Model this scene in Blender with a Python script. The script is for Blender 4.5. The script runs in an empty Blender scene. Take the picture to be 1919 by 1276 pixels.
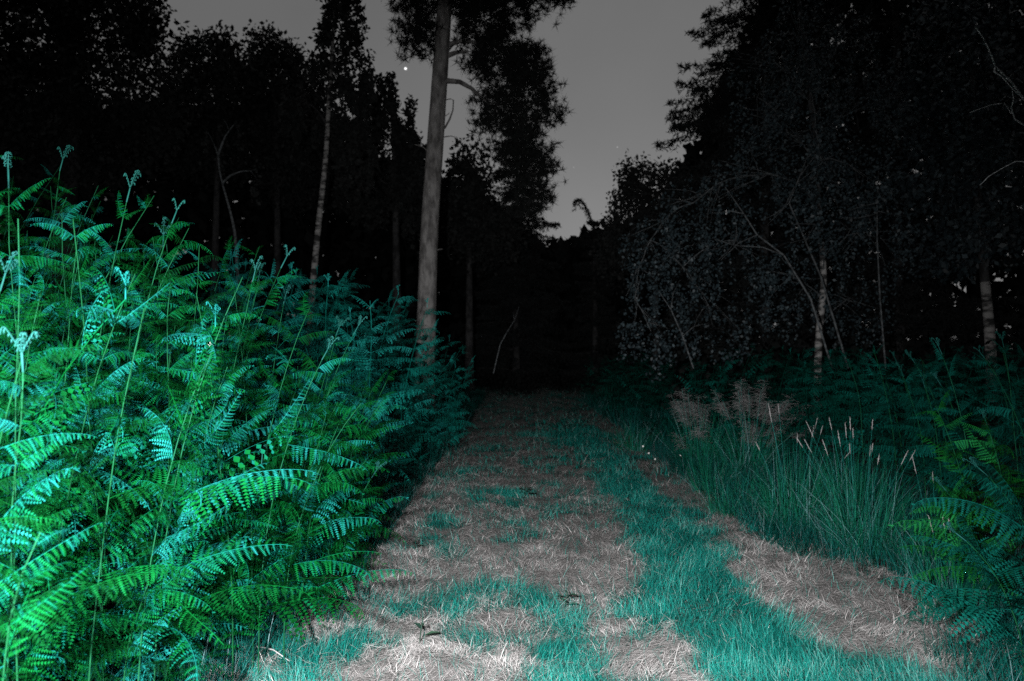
import bpy, math, random
import numpy as np
from mathutils import Vector, Matrix

# ------------------------------------------------------------------ camera
scene = bpy.context.scene
COL = scene.collection
CAM_H = 1.5
FPX = 1500.0                      # focal length in pixels of the 1919 px wide photograph
HORIZON = 650.0
cam_data = bpy.data.cameras.new("camera")
cam_data.sensor_width = 36.0
cam_data.lens = FPX / 1919.0 * 36.0
cam_data.clip_end = 2000.0
cam_data.dof.use_dof = True
cam_data.dof.focus_distance = 3.8
cam_data.dof.aperture_fstop = 3.2
cam = bpy.data.objects.new("camera", cam_data)
COL.objects.link(cam)
cam.location = (0, 0, CAM_H)
cam.rotation_euler = (math.radians(90) + math.atan((HORIZON - 638.0) / FPX), 0, 0)
scene.camera = cam

# ------------------------------------------------------------------ sky
SUN_ELEV, SUN_ROT = math.radians(1.0), math.radians(8)
SKY_STRENGTH = 0.135
world = bpy.data.worlds.new("World")
scene.world = world
world.use_nodes = True
wn, wl = world.node_tree.nodes, world.node_tree.links
wn.clear()
w_out = wn.new("ShaderNodeOutputWorld")
w_bg = wn.new("ShaderNodeBackground")
sky = wn.new("ShaderNodeTexSky")
sky.sky_type = 'NISHITA'
sky.sun_disc = False
sky.sun_elevation = SUN_ELEV
sky.sun_rotation = SUN_ROT
w_sat = wn.new("ShaderNodeHueSaturation")
w_sat.inputs["Saturation"].default_value = 0.0
w_bg.inputs["Strength"].default_value = SKY_STRENGTH
w_gam = wn.new("ShaderNodeGamma")          # even grey night sky: the twilight gradient is nearly flat
w_gam.inputs["Gamma"].default_value = 0.25
wl.new(sky.outputs[0], w_sat.inputs["Color"])
wl.new(w_sat.outputs[0], w_gam.inputs["Color"])
wl.new(w_bg.outputs[0], w_out.inputs[0])
# a few stars: small bright dots in fixed directions
w_tc = wn.new("ShaderNodeTexCoord")
w_nz = wn.new("ShaderNodeTexNoise"); w_nz.inputs["Scale"].default_value = 5.0; w_nz.inputs["Detail"].default_value = 8.0
w_mr = wn.new("ShaderNodeMapRange"); w_mr.inputs["To Min"].default_value = 0.86; w_mr.inputs["To Max"].default_value = 1.10
w_mul = wn.new("ShaderNodeMix"); w_mul.data_type = 'RGBA'; w_mul.blend_type = 'MULTIPLY'; w_mul.inputs["Factor"].default_value = 1.0
wl.new(w_tc.outputs["Generated"], w_nz.inputs["Vector"]); wl.new(w_nz.outputs["Fac"], w_mr.inputs["Value"])
wl.new(w_gam.outputs[0], w_mul.inputs["A"]); wl.new(w_mr.outputs[0], w_mul.inputs["B"])
last = w_mul.outputs["Result"]
for (sx, sy, rad, amt) in ((760, 127, 2.6, 14), (847, 305, 1.8, 8), (1158, 275, 1.0, 2.5), (1076, 313, 1.0, 2)):
    d = Vector(((sx - 960) / FPX, 1.0, (HORIZON - sy) / FPX)).normalized()
    dot = wn.new("ShaderNodeVectorMath"); dot.operation = 'DOT_PRODUCT'
    dot.inputs[1].default_value = d
    wl.new(w_tc.outputs["Generated"], dot.inputs[0])
    mr = wn.new("ShaderNodeMapRange")
    mr.inputs["From Min"].default_value = math.cos(rad / FPX)
    mr.inputs["From Max"].default_value = 1.0
    mr.inputs["To Max"].default_value = amt
    wl.new(dot.outputs["Value"], mr.inputs["Value"])
    ad = wn.new("ShaderNodeMix"); ad.data_type = 'RGBA'; ad.blend_type = 'ADD'
    ad.inputs["Factor"].default_value = 1.0
    wl.new(last, ad.inputs["A"]); wl.new(mr.outputs[0], ad.inputs["B"])
    last = ad.outputs["Result"]
wl.new(last, w_bg.inputs["Color"])

# ------------------------------------------------------------------ the flash gun held at arm's length left of the camera
fl = bpy.data.lights.new("flash", 'SPOT')
fl.energy = 3900
fl.color = (1.0, 0.995, 0.99)
fl.spot_size = math.radians(110)
fl.spot_blend = 1.0
fl.shadow_soft_size = 0.04
flash = bpy.data.objects.new("flash", fl)
COL.objects.link(flash)
flash.location = (-0.5, -0.1, 1.75)
flash.rotation_euler = (Vector((-0.65, 3.2, 0.05)) - Vector(flash.location)).to_track_quat('-Z', 'Y').to_euler()

vs = scene.view_settings
vs.view_transform = 'Standard'
vs.look = 'None'
vs.exposure = 0.0
vs.gamma = 1.0
vs.use_curve_mapping = False
scene.render.engine = 'CYCLES'
cy = scene.cycles
cy.use_denoising = False
cy.max_bounces = 4
cy.diffuse_bounces = 1
cy.glossy_bounces = 1
cy.adaptive_threshold = 0.02
cy.sample_clamp_indirect = 2.0

# ------------------------------------------------------------------ helpers
R = math.radians
RND = random.Random(7)


def at(px, py, Z):
    """Point of the place that the photograph shows at pixel (px, py), Z metres ahead."""
    return np.array([(px - 960) * Z / FPX, Z, CAM_H - (py - HORIZON) * Z / FPX])


def hgt(x, y):
    """Height of the ground: flat ruts on the track, a slightly raised strip between, rough verges."""
    x = np.asarray(x, float); y = np.asarray(y, float)
    h = 0.03 * np.sin(x * 1.7 + y * 0.35) * np.sin(y * 0.9 + 1.0) + 0.012 * np.sin(x * 5.1 + 2) * np.sin(y * 4.3)
    h = h + 0.05 * np.exp(-((x - 1.1) / 0.33) ** 2)
    side = np.clip(np.maximum(-1.1 - x, x - 2.1), 0, 3)
    return h + 0.06 * np.minimum(side, 1.2)


class Geo:
    def __init__(self):
        self.v, self.f, self.t, self.n = [], [], [], 0

    def add(self, verts, tris, tone=0.5):
        verts = np.asarray(verts, float).reshape(-1, 3)
        tris = np.asarray(tris, np.int64).reshape(-1, 3)
        self.v.append(verts); self.f.append(tris + self.n)
        self.t.append(np.broadcast_to(np.asarray(tone, float), (len(verts),)).copy() if np.ndim(tone) == 0 else np.asarray(tone, float))
        self.n += len(verts)

    def tube(self, pts, rads, n=5, tone=0.5):
        pts = np.asarray(pts, float); m = len(pts)
        rads = np.broadcast_to(np.asarray(rads, float), (m,))
        tang = np.gradient(pts, axis=0)
        tang /= np.linalg.norm(tang, axis=1)[:, None] + 1e-12
        ref = np.array([0.31, 0.2, 0.93]) if abs(tang[:, 2]).mean() < 0.8 else np.array([1.0, 0.1, 0.05])
        a = np.cross(tang, ref); a /= np.linalg.norm(a, axis=1)[:, None] + 1e-12
        b = np.cross(tang, a)
        ang = np.arange(n) * 2 * math.pi / n
        ring = (a[:, None, :] * np.cos(ang)[None, :, None] + b[:, None, :] * np.sin(ang)[None, :, None]) * rads[:, None, None]
        V = (pts[:, None, :] + ring).reshape(-1, 3)
        V = np.vstack([V, pts[-1]])
        i = np.arange(m - 1)[:, None] * n; k = np.arange(n)[None, :]; k2 = (k + 1) % n
        p, q, r, s = i + k, i + k2, i + n + k2, i + n + k
        T = np.concatenate([np.stack([p, q, r], -1).reshape(-1, 3), np.stack([p, r, s], -1).reshape(-1, 3)])
        kk = np.arange(n); e = (m - 1) * n
        T = np.concatenate([T, np.stack([e + kk, e + (kk + 1) % n, np.full(n, m * n)], -1)])
        self.add(V, T, tone)

    def mesh(self, name, mat, smooth=False, origin=None):
        V = np.concatenate(self.v).astype(np.float32); F = np.concatenate(self.f).astype(np.int32); T = np.concatenate(self.t).astype(np.float32)
        if origin is not None:
            V = V - np.asarray(origin, np.float32)
        me = bpy.data.meshes.new(name)
        me.vertices.add(len(V)); me.vertices.foreach_set("co", V.ravel())
        me.loops.add(F.size); me.loops.foreach_set("vertex_index", F.ravel())
        me.polygons.add(len(F)); me.polygons.foreach_set("loop_start", np.arange(0, F.size, 3, dtype=np.int32))
        me.update(calc_edges=True)
        at_ = me.attributes.new("tone", 'FLOAT', 'POINT'); at_.data.foreach_set("value", T)
        if smooth:
            me.polygons.foreach_set("use_smooth", np.ones(len(F), dtype=bool))
        if mat:
            me.materials.append(mat)
        return me

    def build(self, name, mat, parent=None, smooth=False):
        org = parent.location if parent is not None else None
        o = bpy.data.objects.new(name, self.mesh(name, mat, smooth, org))
        COL.objects.link(o)
        if parent is not None:
            o.parent = parent
        return o


def tag(o, label, cat=None, group=None, kind=None):
    o["label"] = label
    if cat: o["category"] = cat
    if group: o["group"] = group
    if kind: o["kind"] = kind
    return o


def empty(name, loc):
    o = bpy.data.objects.new(name, None)
    o.empty_display_size = 0.1
    COL.objects.link(o)
    o.location = tuple(float(c) for c in loc)
    return o


def new_obj(name, me, parent=None):
    o = bpy.data.objects.new(name, me)
    COL.objects.link(o)
    if parent is not None:
        o.parent = parent
    return o


# ------------------------------------------------------------------ materials
def material(name, stops, rough=0.6, spec=0.3, spec_tint=None, noise=0.0, nscale=8.0, rand=0.0, bump=0.0, bscale=40.0):
    """Colour ramp over the piece's own tone (+ object random + noise); STOPS are (position, colour)."""
    m = bpy.data.materials.new(name); m.use_nodes = True
    nt = m.node_tree; n, l = nt.nodes, nt.links
    bs = n["Principled BSDF"]
    bs.inputs["Roughness"].default_value = rough
    bs.inputs["Specular IOR Level"].default_value = spec
    if spec_tint: bs.inputs["Specular Tint"].default_value = (*spec_tint, 1)
    attr = n.new("ShaderNodeAttribute"); attr.attribute_name = "tone"
    val = attr.outputs["Fac"]

    def addterm(val, sock, amt):
        mu = n.new("ShaderNodeMath"); mu.operation = 'MULTIPLY_ADD'
        mu.inputs[1].default_value = amt; l.new(sock, mu.inputs[0])
        sub = n.new("ShaderNodeMath"); sub.operation = 'SUBTRACT'; sub.inputs[1].default_value = amt * 0.5
        l.new(val, sub.inputs[0]); l.new(sub.outputs[0], mu.inputs[2])
        return mu.outputs[0]
    if rand:
        oi = n.new("ShaderNodeObjectInfo"); val = addterm(val, oi.outputs["Random"], rand)
    if noise or bump:
        tc = n.new("ShaderNodeTexCoord")
    if noise:
        nz = n.new("ShaderNodeTexNoise"); nz.inputs["Scale"].default_value = nscale; nz.inputs["Detail"].default_value = 4
        l.new(tc.outputs["Object"], nz.inputs["Vector"]); val = addterm(val, nz.outputs["Fac"], noise)
    cr = n.new("ShaderNodeValToRGB")
    el = cr.color_ramp.elements
    while len(el) < len(stops): el.new(0.5)
    for e, (p, c) in zip(el, stops):
        e.position = p; e.color = (*c, 1)
    l.new(val, cr.inputs["Fac"]); l.new(cr.outputs["Color"], bs.inputs["Base Color"])
    if bump:
        nb = n.new("ShaderNodeTexNoise"); nb.inputs["Scale"].default_value = bscale; nb.inputs["Detail"].default_value = 6
        l.new(tc.outputs["Object"], nb.inputs["Vector"])
        bp = n.new("ShaderNodeBump"); bp.inputs["Strength"].default_value = bump; bp.inputs["Distance"].default_value = 0.03
        l.new(nb.outputs["Fac"], bp.inputs["Height"]); l.new(bp.outputs["Normal"], bs.inputs["Normal"])
    return m


def bark(name, light, dark, sx=3.0, sz=14.0, contrast=(0.42, 0.58), bump=0.6):
    """Bark with blotches stretched round (birch) or along (pine) the trunk."""
    m = bpy.data.materials.new(name); m.use_nodes = True
    n, l = m.node_tree.nodes, m.node_tree.links
    bs = n["Principled BSDF"]; bs.inputs["Roughness"].default_value = 0.85; bs.inputs["Specular IOR Level"].default_value = 0.15
    tc = n.new("ShaderNodeTexCoord"); mp = n.new("ShaderNodeMapping"); mp.inputs["Scale"].default_value = (sx, sx, sz)
    nz = n.new("ShaderNodeTexNoise"); nz.inputs["Scale"].default_value = 1.0; nz.inputs["Detail"].default_value = 6; nz.inputs["Roughness"].default_value = 0.65
    cr = n.new("ShaderNodeValToRGB")
    cr.color_ramp.elements[0].position, cr.color_ramp.elements[0].color = contrast[0], (*dark, 1)
    cr.color_ramp.elements[1].position, cr.color_ramp.elements[1].color = contrast[1], (*light, 1)
    bp = n.new("ShaderNodeBump"); bp.inputs["Strength"].default_value = bump; bp.inputs["Distance"].default_value = 0.03
    l.new(tc.outputs["Object"], mp.inputs["Vector"]); l.new(mp.outputs[0], nz.inputs["Vector"])
    l.new(nz.outputs["Fac"], cr.inputs["Fac"]); l.new(cr.outputs["Color"], bs.inputs["Base Color"])
    l.new(nz.outputs["Fac"], bp.inputs["Height"]); l.new(bp.outputs["Normal"], bs.inputs["Normal"])
    return m


CY = (0.15, 0.9, 0.85)
M_FERN = material("bracken_leaf", [(0.0, (0.0005, 0.006, 0.0015)), (0.38, (0.001, 0.032, 0.005)), (0.65, (0.0014, 0.074, 0.014)), (0.84, (0.002, 0.076, 0.052)), (1.0, (0.007, 0.125, 0.116))],
                  rough=0.6, spec=0.05, spec_tint=CY, noise=0.25, nscale=5, rand=0.95)
M_FERN_FAR = material("bracken_leaf_teal", [(0.0, (0.001, 0.024, 0.018)), (0.5, (0.002, 0.074, 0.060)), (1.0, (0.010, 0.14, 0.13))],
                      rough=0.6, spec=0.08, spec_tint=CY, noise=0.3, nscale=3, rand=0.6)
M_FERN_YEL = material("bracken_leaf_yellow_green", [(0.0, (0.002, 0.020, 0.002)), (0.5, (0.004, 0.070, 0.009)), (1.0, (0.010, 0.14, 0.038))], rough=0.6, spec=0.08, spec_tint=CY, noise=0.3, nscale=3, rand=0.8)
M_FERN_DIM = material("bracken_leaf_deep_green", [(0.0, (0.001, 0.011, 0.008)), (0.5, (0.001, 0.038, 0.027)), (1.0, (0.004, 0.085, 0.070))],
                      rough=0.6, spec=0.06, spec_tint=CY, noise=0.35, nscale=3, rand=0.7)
M_STEM = material("bracken_stem", [(0.0, (0.004, 0.045, 0.014)), (0.62, (0.006, 0.055, 0.022)), (0.85, (0.010, 0.07, 0.04)), (1.0, (0.16, 0.28, 0.25))], rough=0.5, spec=0.10, spec_tint=CY, rand=0.7, noise=0.7, nscale=6)
M_CROZ = material("bracken_tip", [(0.0, (0.003, 0.042, 0.032)), (1.0, (0.012, 0.080, 0.074))], rough=0.6, spec=0.06, rand=0.6)
M_SOIL = material("soil", [(0.0, (0.012, 0.012, 0.012)), (0.5, (0.035, 0.033, 0.032)), (1.0, (0.07, 0.065, 0.062))], rough=0.95, spec=0.1, noise=1.0, nscale=6, bump=0.8, bscale=30)
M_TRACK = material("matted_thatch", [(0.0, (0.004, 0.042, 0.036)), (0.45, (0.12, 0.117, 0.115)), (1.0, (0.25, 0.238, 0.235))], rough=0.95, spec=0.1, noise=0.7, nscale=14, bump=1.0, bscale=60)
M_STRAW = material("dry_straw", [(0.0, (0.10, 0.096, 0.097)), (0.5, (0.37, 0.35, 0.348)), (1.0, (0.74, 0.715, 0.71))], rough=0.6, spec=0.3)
M_GRASS = material("teal_grass", [(0.0, (0.003, 0.05, 0.042)), (0.45, (0.006, 0.13, 0.11)), (0.8, (0.015, 0.21, 0.175)), (1.0, (0.16, 0.32, 0.30))], rough=0.6, spec=0.08, spec_tint=CY)
M_VERGE = material("verge_grass", [(0.0, (0.001, 0.018, 0.014)), (0.5, (0.003, 0.052, 0.042)), (0.85, (0.010, 0.09, 0.085)), (1.0, (0.10, 0.16, 0.17))], rough=0.6, spec=0.08, spec_tint=CY)
M_TUSS = material("tussock_grass", [(0.0, (0.002, 0.05, 0.022)), (0.5, (0.006, 0.11, 0.058)), (0.85, (0.015, 0.13, 0.12)), (1.0, (0.12, 0.24, 0.25))], rough=0.55, spec=0.12, spec_tint=CY)
M_SEED = material("grass_seed", [(0.0, (0.10, 0.098, 0.102)), (1.0, (0.34, 0.325, 0.33))], rough=0.7, spec=0.2)
M_PINE_BARK = bark("pine_bark", (0.28, 0.272, 0.268), (0.09, 0.086, 0.085), 9.0, 3.5, (0.36, 0.6), 1.0)
M_BIRCH_BARK = bark("birch_bark", (0.29, 0.285, 0.28), (0.03, 0.03, 0.03), 3.0, 9.0, (0.44, 0.56), 0.3)
M_DARK_BARK = bark("dark_bark", (0.055, 0.055, 0.057), (0.02, 0.02, 0.021), 6.0, 3.0)
M_PALE_TWIG = bark("pale_twig", (0.78, 0.82, 0.84), (0.35, 0.38, 0.40), 20.0, 20.0)
M_TWIG = bark("grey_twig", (0.12, 0.132, 0.14), (0.045, 0.05, 0.053), 14.0, 14.0)
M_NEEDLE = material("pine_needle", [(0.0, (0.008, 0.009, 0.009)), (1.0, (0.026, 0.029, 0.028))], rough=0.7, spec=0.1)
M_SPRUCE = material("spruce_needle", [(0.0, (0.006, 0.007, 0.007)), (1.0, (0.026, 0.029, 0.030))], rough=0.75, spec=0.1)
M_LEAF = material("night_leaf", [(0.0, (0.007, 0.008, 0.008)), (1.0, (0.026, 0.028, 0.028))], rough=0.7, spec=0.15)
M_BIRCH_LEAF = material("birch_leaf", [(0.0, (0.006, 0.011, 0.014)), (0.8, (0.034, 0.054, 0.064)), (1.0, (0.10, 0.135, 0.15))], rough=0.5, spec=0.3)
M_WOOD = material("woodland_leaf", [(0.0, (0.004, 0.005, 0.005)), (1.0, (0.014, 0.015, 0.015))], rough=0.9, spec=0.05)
M_PETAL = material("petal", [(0.0, (0.75, 0.68, 0.66)), (1.0, (0.85, 0.8, 0.8))], rough=0.6, spec=0.2)
M_WEED = material("dark_weed", [(0.0, (0.004, 0.02, 0.018)), (1.0, (0.02, 0.05, 0.03))], rough=0.6, spec=0.2)

# ------------------------------------------------------------------ ground and track
def grid(xs, ys, dz=0.0):
    X, Y = np.meshgrid(xs, ys)
    Z = hgt(X, Y) + dz
    V = np.stack([X, Y, Z], -1).reshape(-1, 3)
    nx, ny = len(xs), len(ys)
    i = (np.arange(ny - 1)[:, None] * nx + np.arange(nx - 1)[None, :]).ravel()
    T = np.concatenate([np.stack([i, i + 1, i + nx + 1], -1), np.stack([i, i + nx + 1, i + nx], -1)])
    return V, T


g = Geo()
xs = np.concatenate([np.array([-400, -150, -60, -30]), np.linspace(-16, 16, 129), np.array([30, 60, 150, 400])])
ys = np.concatenate([np.array([-300, -100, -30, -10, -3]), np.linspace(0, 30, 121), np.linspace(33, 60, 10), np.array([100, 200, 600])])
V, T = grid(xs, ys)
g.add(V, T, 0.45)
tag(g.build("ground", M_SOIL, smooth=True), "dark woodland soil under the bracken", kind="structure")

def vnoise(x, y, s, seed):
    """Cheap smooth noise 0..1."""
    r = np.random.default_rng(seed).random((64, 64))
    x = np.asarray(x) / s + 100.0; y = np.asarray(y) / s + 100.0
    i, j = np.floor(x).astype(int), np.floor(y).astype(int)
    u, v = x - i, y - j
    u, v = u * u * (3 - 2 * u), v * v * (3 - 2 * v)
    f = lambda a, b: r[a % 64, b % 64]
    return (f(i, j) * (1 - u) + f(i + 1, j) * u) * (1 - v) + (f(i, j + 1) * (1 - u) + f(i + 1, j + 1) * u) * v


GREEN = [  # x, y, rx, ry, amount: green patches (+) and straw patches (-) on the track
    (1.13, 3.8, .40, 1.5, 1.25), (1.12, 5.2, .33, 1.6, 1.2), (1.25, 7.8, .27, 2.4, 1.1), (1.2, 12.5, .45, 4.0, 0.9), (1.5, 3.45, .55, .55, 1.1),
    (0.24, 4.1, .22, .60, 1.15), (-.15, 4.15, .09, .2, .9), (-.9, 3.85, .22, .26, 0.9), (0.02, 6.1, .18, .35, .5), (.1, 4.9, .12, .3, .35),
    (-0.6, 4.3, .35, .25, .35), (.6, 7.6, .25, .6, .25), (.6, 14, .6, 1.2, .6), (-.35, 9.4, .5, .5, .3), (2.2, 3.4, .5, .3, .8), (.62, 4.5, .2, .3, .5), (0.0, 8.0, .25, .3, .5),
    (1.88, 4.7, .50, .85, -2.2), (2.15, 4.15, .32, .35, -1.6), (1.82, 6.8, .10, 1.0, -.6), (1.60, 6.7, .14, .9, .55), (2.02, 6.4, .14, .9, .7), (1.45, 5.6, .14, .4, .5), (1.62, 9.2, .12, 1.4, -.6), (.77, 3.75, .17, .24, -1.6), (.45, 5.5, .35, .8, -.8), (-.3, 3.75, .3, .3, -.6), (1.05, 4.25, .10, .15, -.6)]


def greenness(x, y):
    gsum = np.zeros_like(x)
    for (cx, cy_, rx, ry, a) in GREEN:
        gsum += a * np.exp(-(((x - cx) / rx) ** 2 + ((y - cy_) / ry) ** 2) ** 1.4)
    gsum += 1.5 * (vnoise(x, y, 0.16, 3) - 0.5) + 0.8 * (vnoise(x, y, 0.6, 4) - 0.5)
    return gsum


g = Geo()
NOI = np.random.default_rng(5)
ys = np.concatenate([np.linspace(0.5, 12, 160), np.linspace(12.2, 45, 110)])
us = np.linspace(0, 1, 30)
left = -1.12 + 0.14 * np.sin(ys * 1.3) + 0.08 * np.sin(ys * 3.7 + 1)
right = 2.15 + 0.10 * np.sin(ys * 1.1 + 2) + 0.05 * np.sin(ys * 4.1)
X = left[:, None] + us[None, :] * (right - left)[:, None]
Y = np.broadcast_to(ys[:, None], X.shape)
Z = hgt(X, Y) + 0.006 + 0.008 * NOI.random(X.shape)
ii = (np.arange(len(ys) - 1)[:, None] * 30 + np.arange(29)[None, :]).ravel()
g.add(np.stack([X, Y, Z], -1), np.concatenate([np.stack([ii, ii + 1, ii + 31], -1), np.stack([ii, ii + 31, ii + 30], -1)]), (np.interp(Y, [0, 8, 18, 30], [.55, .5, .3, 0.2]) - 0.5 * np.clip(greenness(X, Y.copy()) * 1.3, 0, 1)).ravel())  # tone drops with distance, painting in the flash's fade; green patches shift it too
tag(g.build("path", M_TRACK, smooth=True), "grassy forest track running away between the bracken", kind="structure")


def blades(geo, P, length, width, lean, az, bend, tone, seg=3):
    """Strips: P base points (n,3); each bends over along azimuth AZ."""
    n = len(P)
    d = np.stack([np.cos(az), np.sin(az), np.zeros(n)], -1)
    side = np.stack([-np.sin(az), np.cos(az), np.zeros(n)], -1)
    tw = np.random.default_rng(n).random(n) * math.pi
    side = side * np.cos(tw)[:, None] + d * np.sin(tw)[:, None] * 0.8
    rows, c = [], P.copy()
    for k in range(seg + 1):
        s = k / seg
        w = width * (1 - s) ** 0.6
        if k < seg:
            rows.append(c - side * (w / 2)[:, None]); rows.append(c + side * (w / 2)[:, None])
        else:
            rows.append(c)
        a = lean + bend * (s + 0.5 / seg)
        c = c + (np.stack([d[:, 0] * np.sin(a), d[:, 1] * np.sin(a), np.cos(a)], -1)) * (length / seg)[:, None]
    m = 2 * seg + 1
    V = np.stack(rows, 1).reshape(-1, 3)
    loc = []
    for k in range(seg - 1):
        loc += [(2 * k, 2 * k + 1, 2 * k + 3), (2 * k, 2 * k + 3, 2 * k + 2)]
    loc.append((2 * seg - 2, 2 * seg - 1, 2 * seg))
    T = (np.arange(n)[:, None, None] * m + np.array(loc)[None]).reshape(-1, 3)
    geo.add(V, T, np.repeat(tone, m))


rng = np.random.default_rng(11)
gs, gg = Geo(), Geo()
for (y0, y1, dens, wk) in ((2.9, 4.2, 14500, .72), (4.2, 6.0, 9500, .9), (6.0, 9.0, 3900, 1.3), (9.0, 14.0, 1400, 2.1), (14.0, 31.0, 450, 3.4)):
    area = (y1 - y0) * 3.75
    n = int(area * dens)
    x = rng.uniform(-1.4, 2.45, n); y = rng.uniform(y0, y1, n)
    kp = rng.random(n) < np.clip((31 - y) / 15, 0, 1); x, y = x[kp], y[kp]; n = len(x)   # thins out under the far trees
    gr = greenness(x, y)
    pick = 0.03 + 0.92 / (1 + np.exp(-(gr - 0.5) * 5.5))
    isg = rng.random(n) < pick
    z = hgt(x, y)
    # straw: matted, lying in all directions, some tousled upright
    k = ~isg
    m = k.sum()
    mat_h = 0.035 * vnoise(x[k], y[k], 0.13, 8) ** 2 * 2
    P = np.stack([x[k], y[k], z[k] + 0.012 + mat_h * rng.random(m)], -1)
    up = rng.random(m) < 0.04
    lean = np.where(up, rng.uniform(0.3, 0.9, m), rng.uniform(1.22, 1.55, m))
    bend = np.where(up, rng.uniform(0.2, 1.0, m), rng.uniform(-0.15, 0.35, m))
    tone = np.clip(0.10 + 0.5 * vnoise(x[k], y[k], 0.25, 21) + 0.2 * vnoise(x[k], y[k], 0.08, 23) + rng.normal(0, 0.22, m), 0, 1)
    tone = np.clip(tone - 0.5 * np.clip((y[k] - 5.5) / 11, 0, 1), 0, 1)  # flash falloff painted into the straw: tone sinks with distance
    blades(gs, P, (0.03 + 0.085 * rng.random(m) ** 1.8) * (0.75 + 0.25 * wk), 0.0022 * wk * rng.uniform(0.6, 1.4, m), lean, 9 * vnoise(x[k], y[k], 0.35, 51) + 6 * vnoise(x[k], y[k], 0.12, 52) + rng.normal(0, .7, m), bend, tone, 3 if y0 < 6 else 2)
    # short green grass
    m = isg.sum()
    P = np.stack([x[isg], y[isg], z[isg]], -1)
    tone = np.clip(0.12 + 0.5 * vnoise(x[isg], y[isg], 0.25, 22) + 0.2 * vnoise(x[isg], y[isg], 0.07, 24) + rng.normal(0, 0.2, m), 0, 0.93)
    tone[rng.random(m) < 0.025] = 1.0
    blades(gg, P, rng.uniform(0.04, 0.14, m), 0.003 * wk * rng.uniform(0.6, 1.3, m), rng.uniform(0.0, 1.0, m), 8 * vnoise(x[isg], y[isg], 0.3, 53) + rng.normal(0, 1.0, m), rng.uniform(0.1, 1.0, m), tone, 3 if y0 < 6 else 2)
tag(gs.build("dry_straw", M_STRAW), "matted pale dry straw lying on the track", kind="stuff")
tag(gg.build("short_grass", M_GRASS), "short teal green grass growing on the track", kind="stuff")

# verge grass, longer, both sides
gv = Geo()
for (x0, x1, y0, y1, n, l0, l1, w) in ((1.95, 3.3, 3.2, 6.5, 9000, .12, .34, .0035), (1.9, 3.6, 6.5, 11, 8000, .15, .40, .005), (1.9, 3.6, 11, 22, 5000, .2, .5, .011),
                                       (-1.8, -1.16, 3.0, 5.0, 3600, .12, .38, .0035), (-1.6, -0.95, 5.0, 11.5, 4500, .10, .30, .005), (-1.9, -0.8, 11.5, 24, 2500, .2, .5, .012), (-2.6, -1.3, 1.8, 3.2, 1500, .15, .5, .004)):
    x = rng.uniform(x0, x1, n); y = rng.uniform(y0, y1, n)
    kp = ~((x > 0) & (x < 2.5) & (y < 11) & (greenness(x, y) < -0.75)); x, y = x[kp], y[kp]; n = len(x)
    tone = np.clip(0.2 + 0.5 * vnoise(x, y, 0.4, 31) + rng.normal(0, 0.2, n), 0, 0.95)
    tone[rng.random(n) < 0.03] = 1.0
    blades(gv, np.stack([x, y, hgt(x, y)], -1), rng.uniform(l0, l1, n), w * rng.uniform(0.7, 1.4, n), rng.uniform(0, 0.35, n), rng.uniform(0, 6.283, n), rng.uniform(0.1, 1.0, n), tone)
tag(gv.build("verge_grass", M_VERGE), "longer dark teal grass along both edges of the track", kind="stuff")


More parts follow.
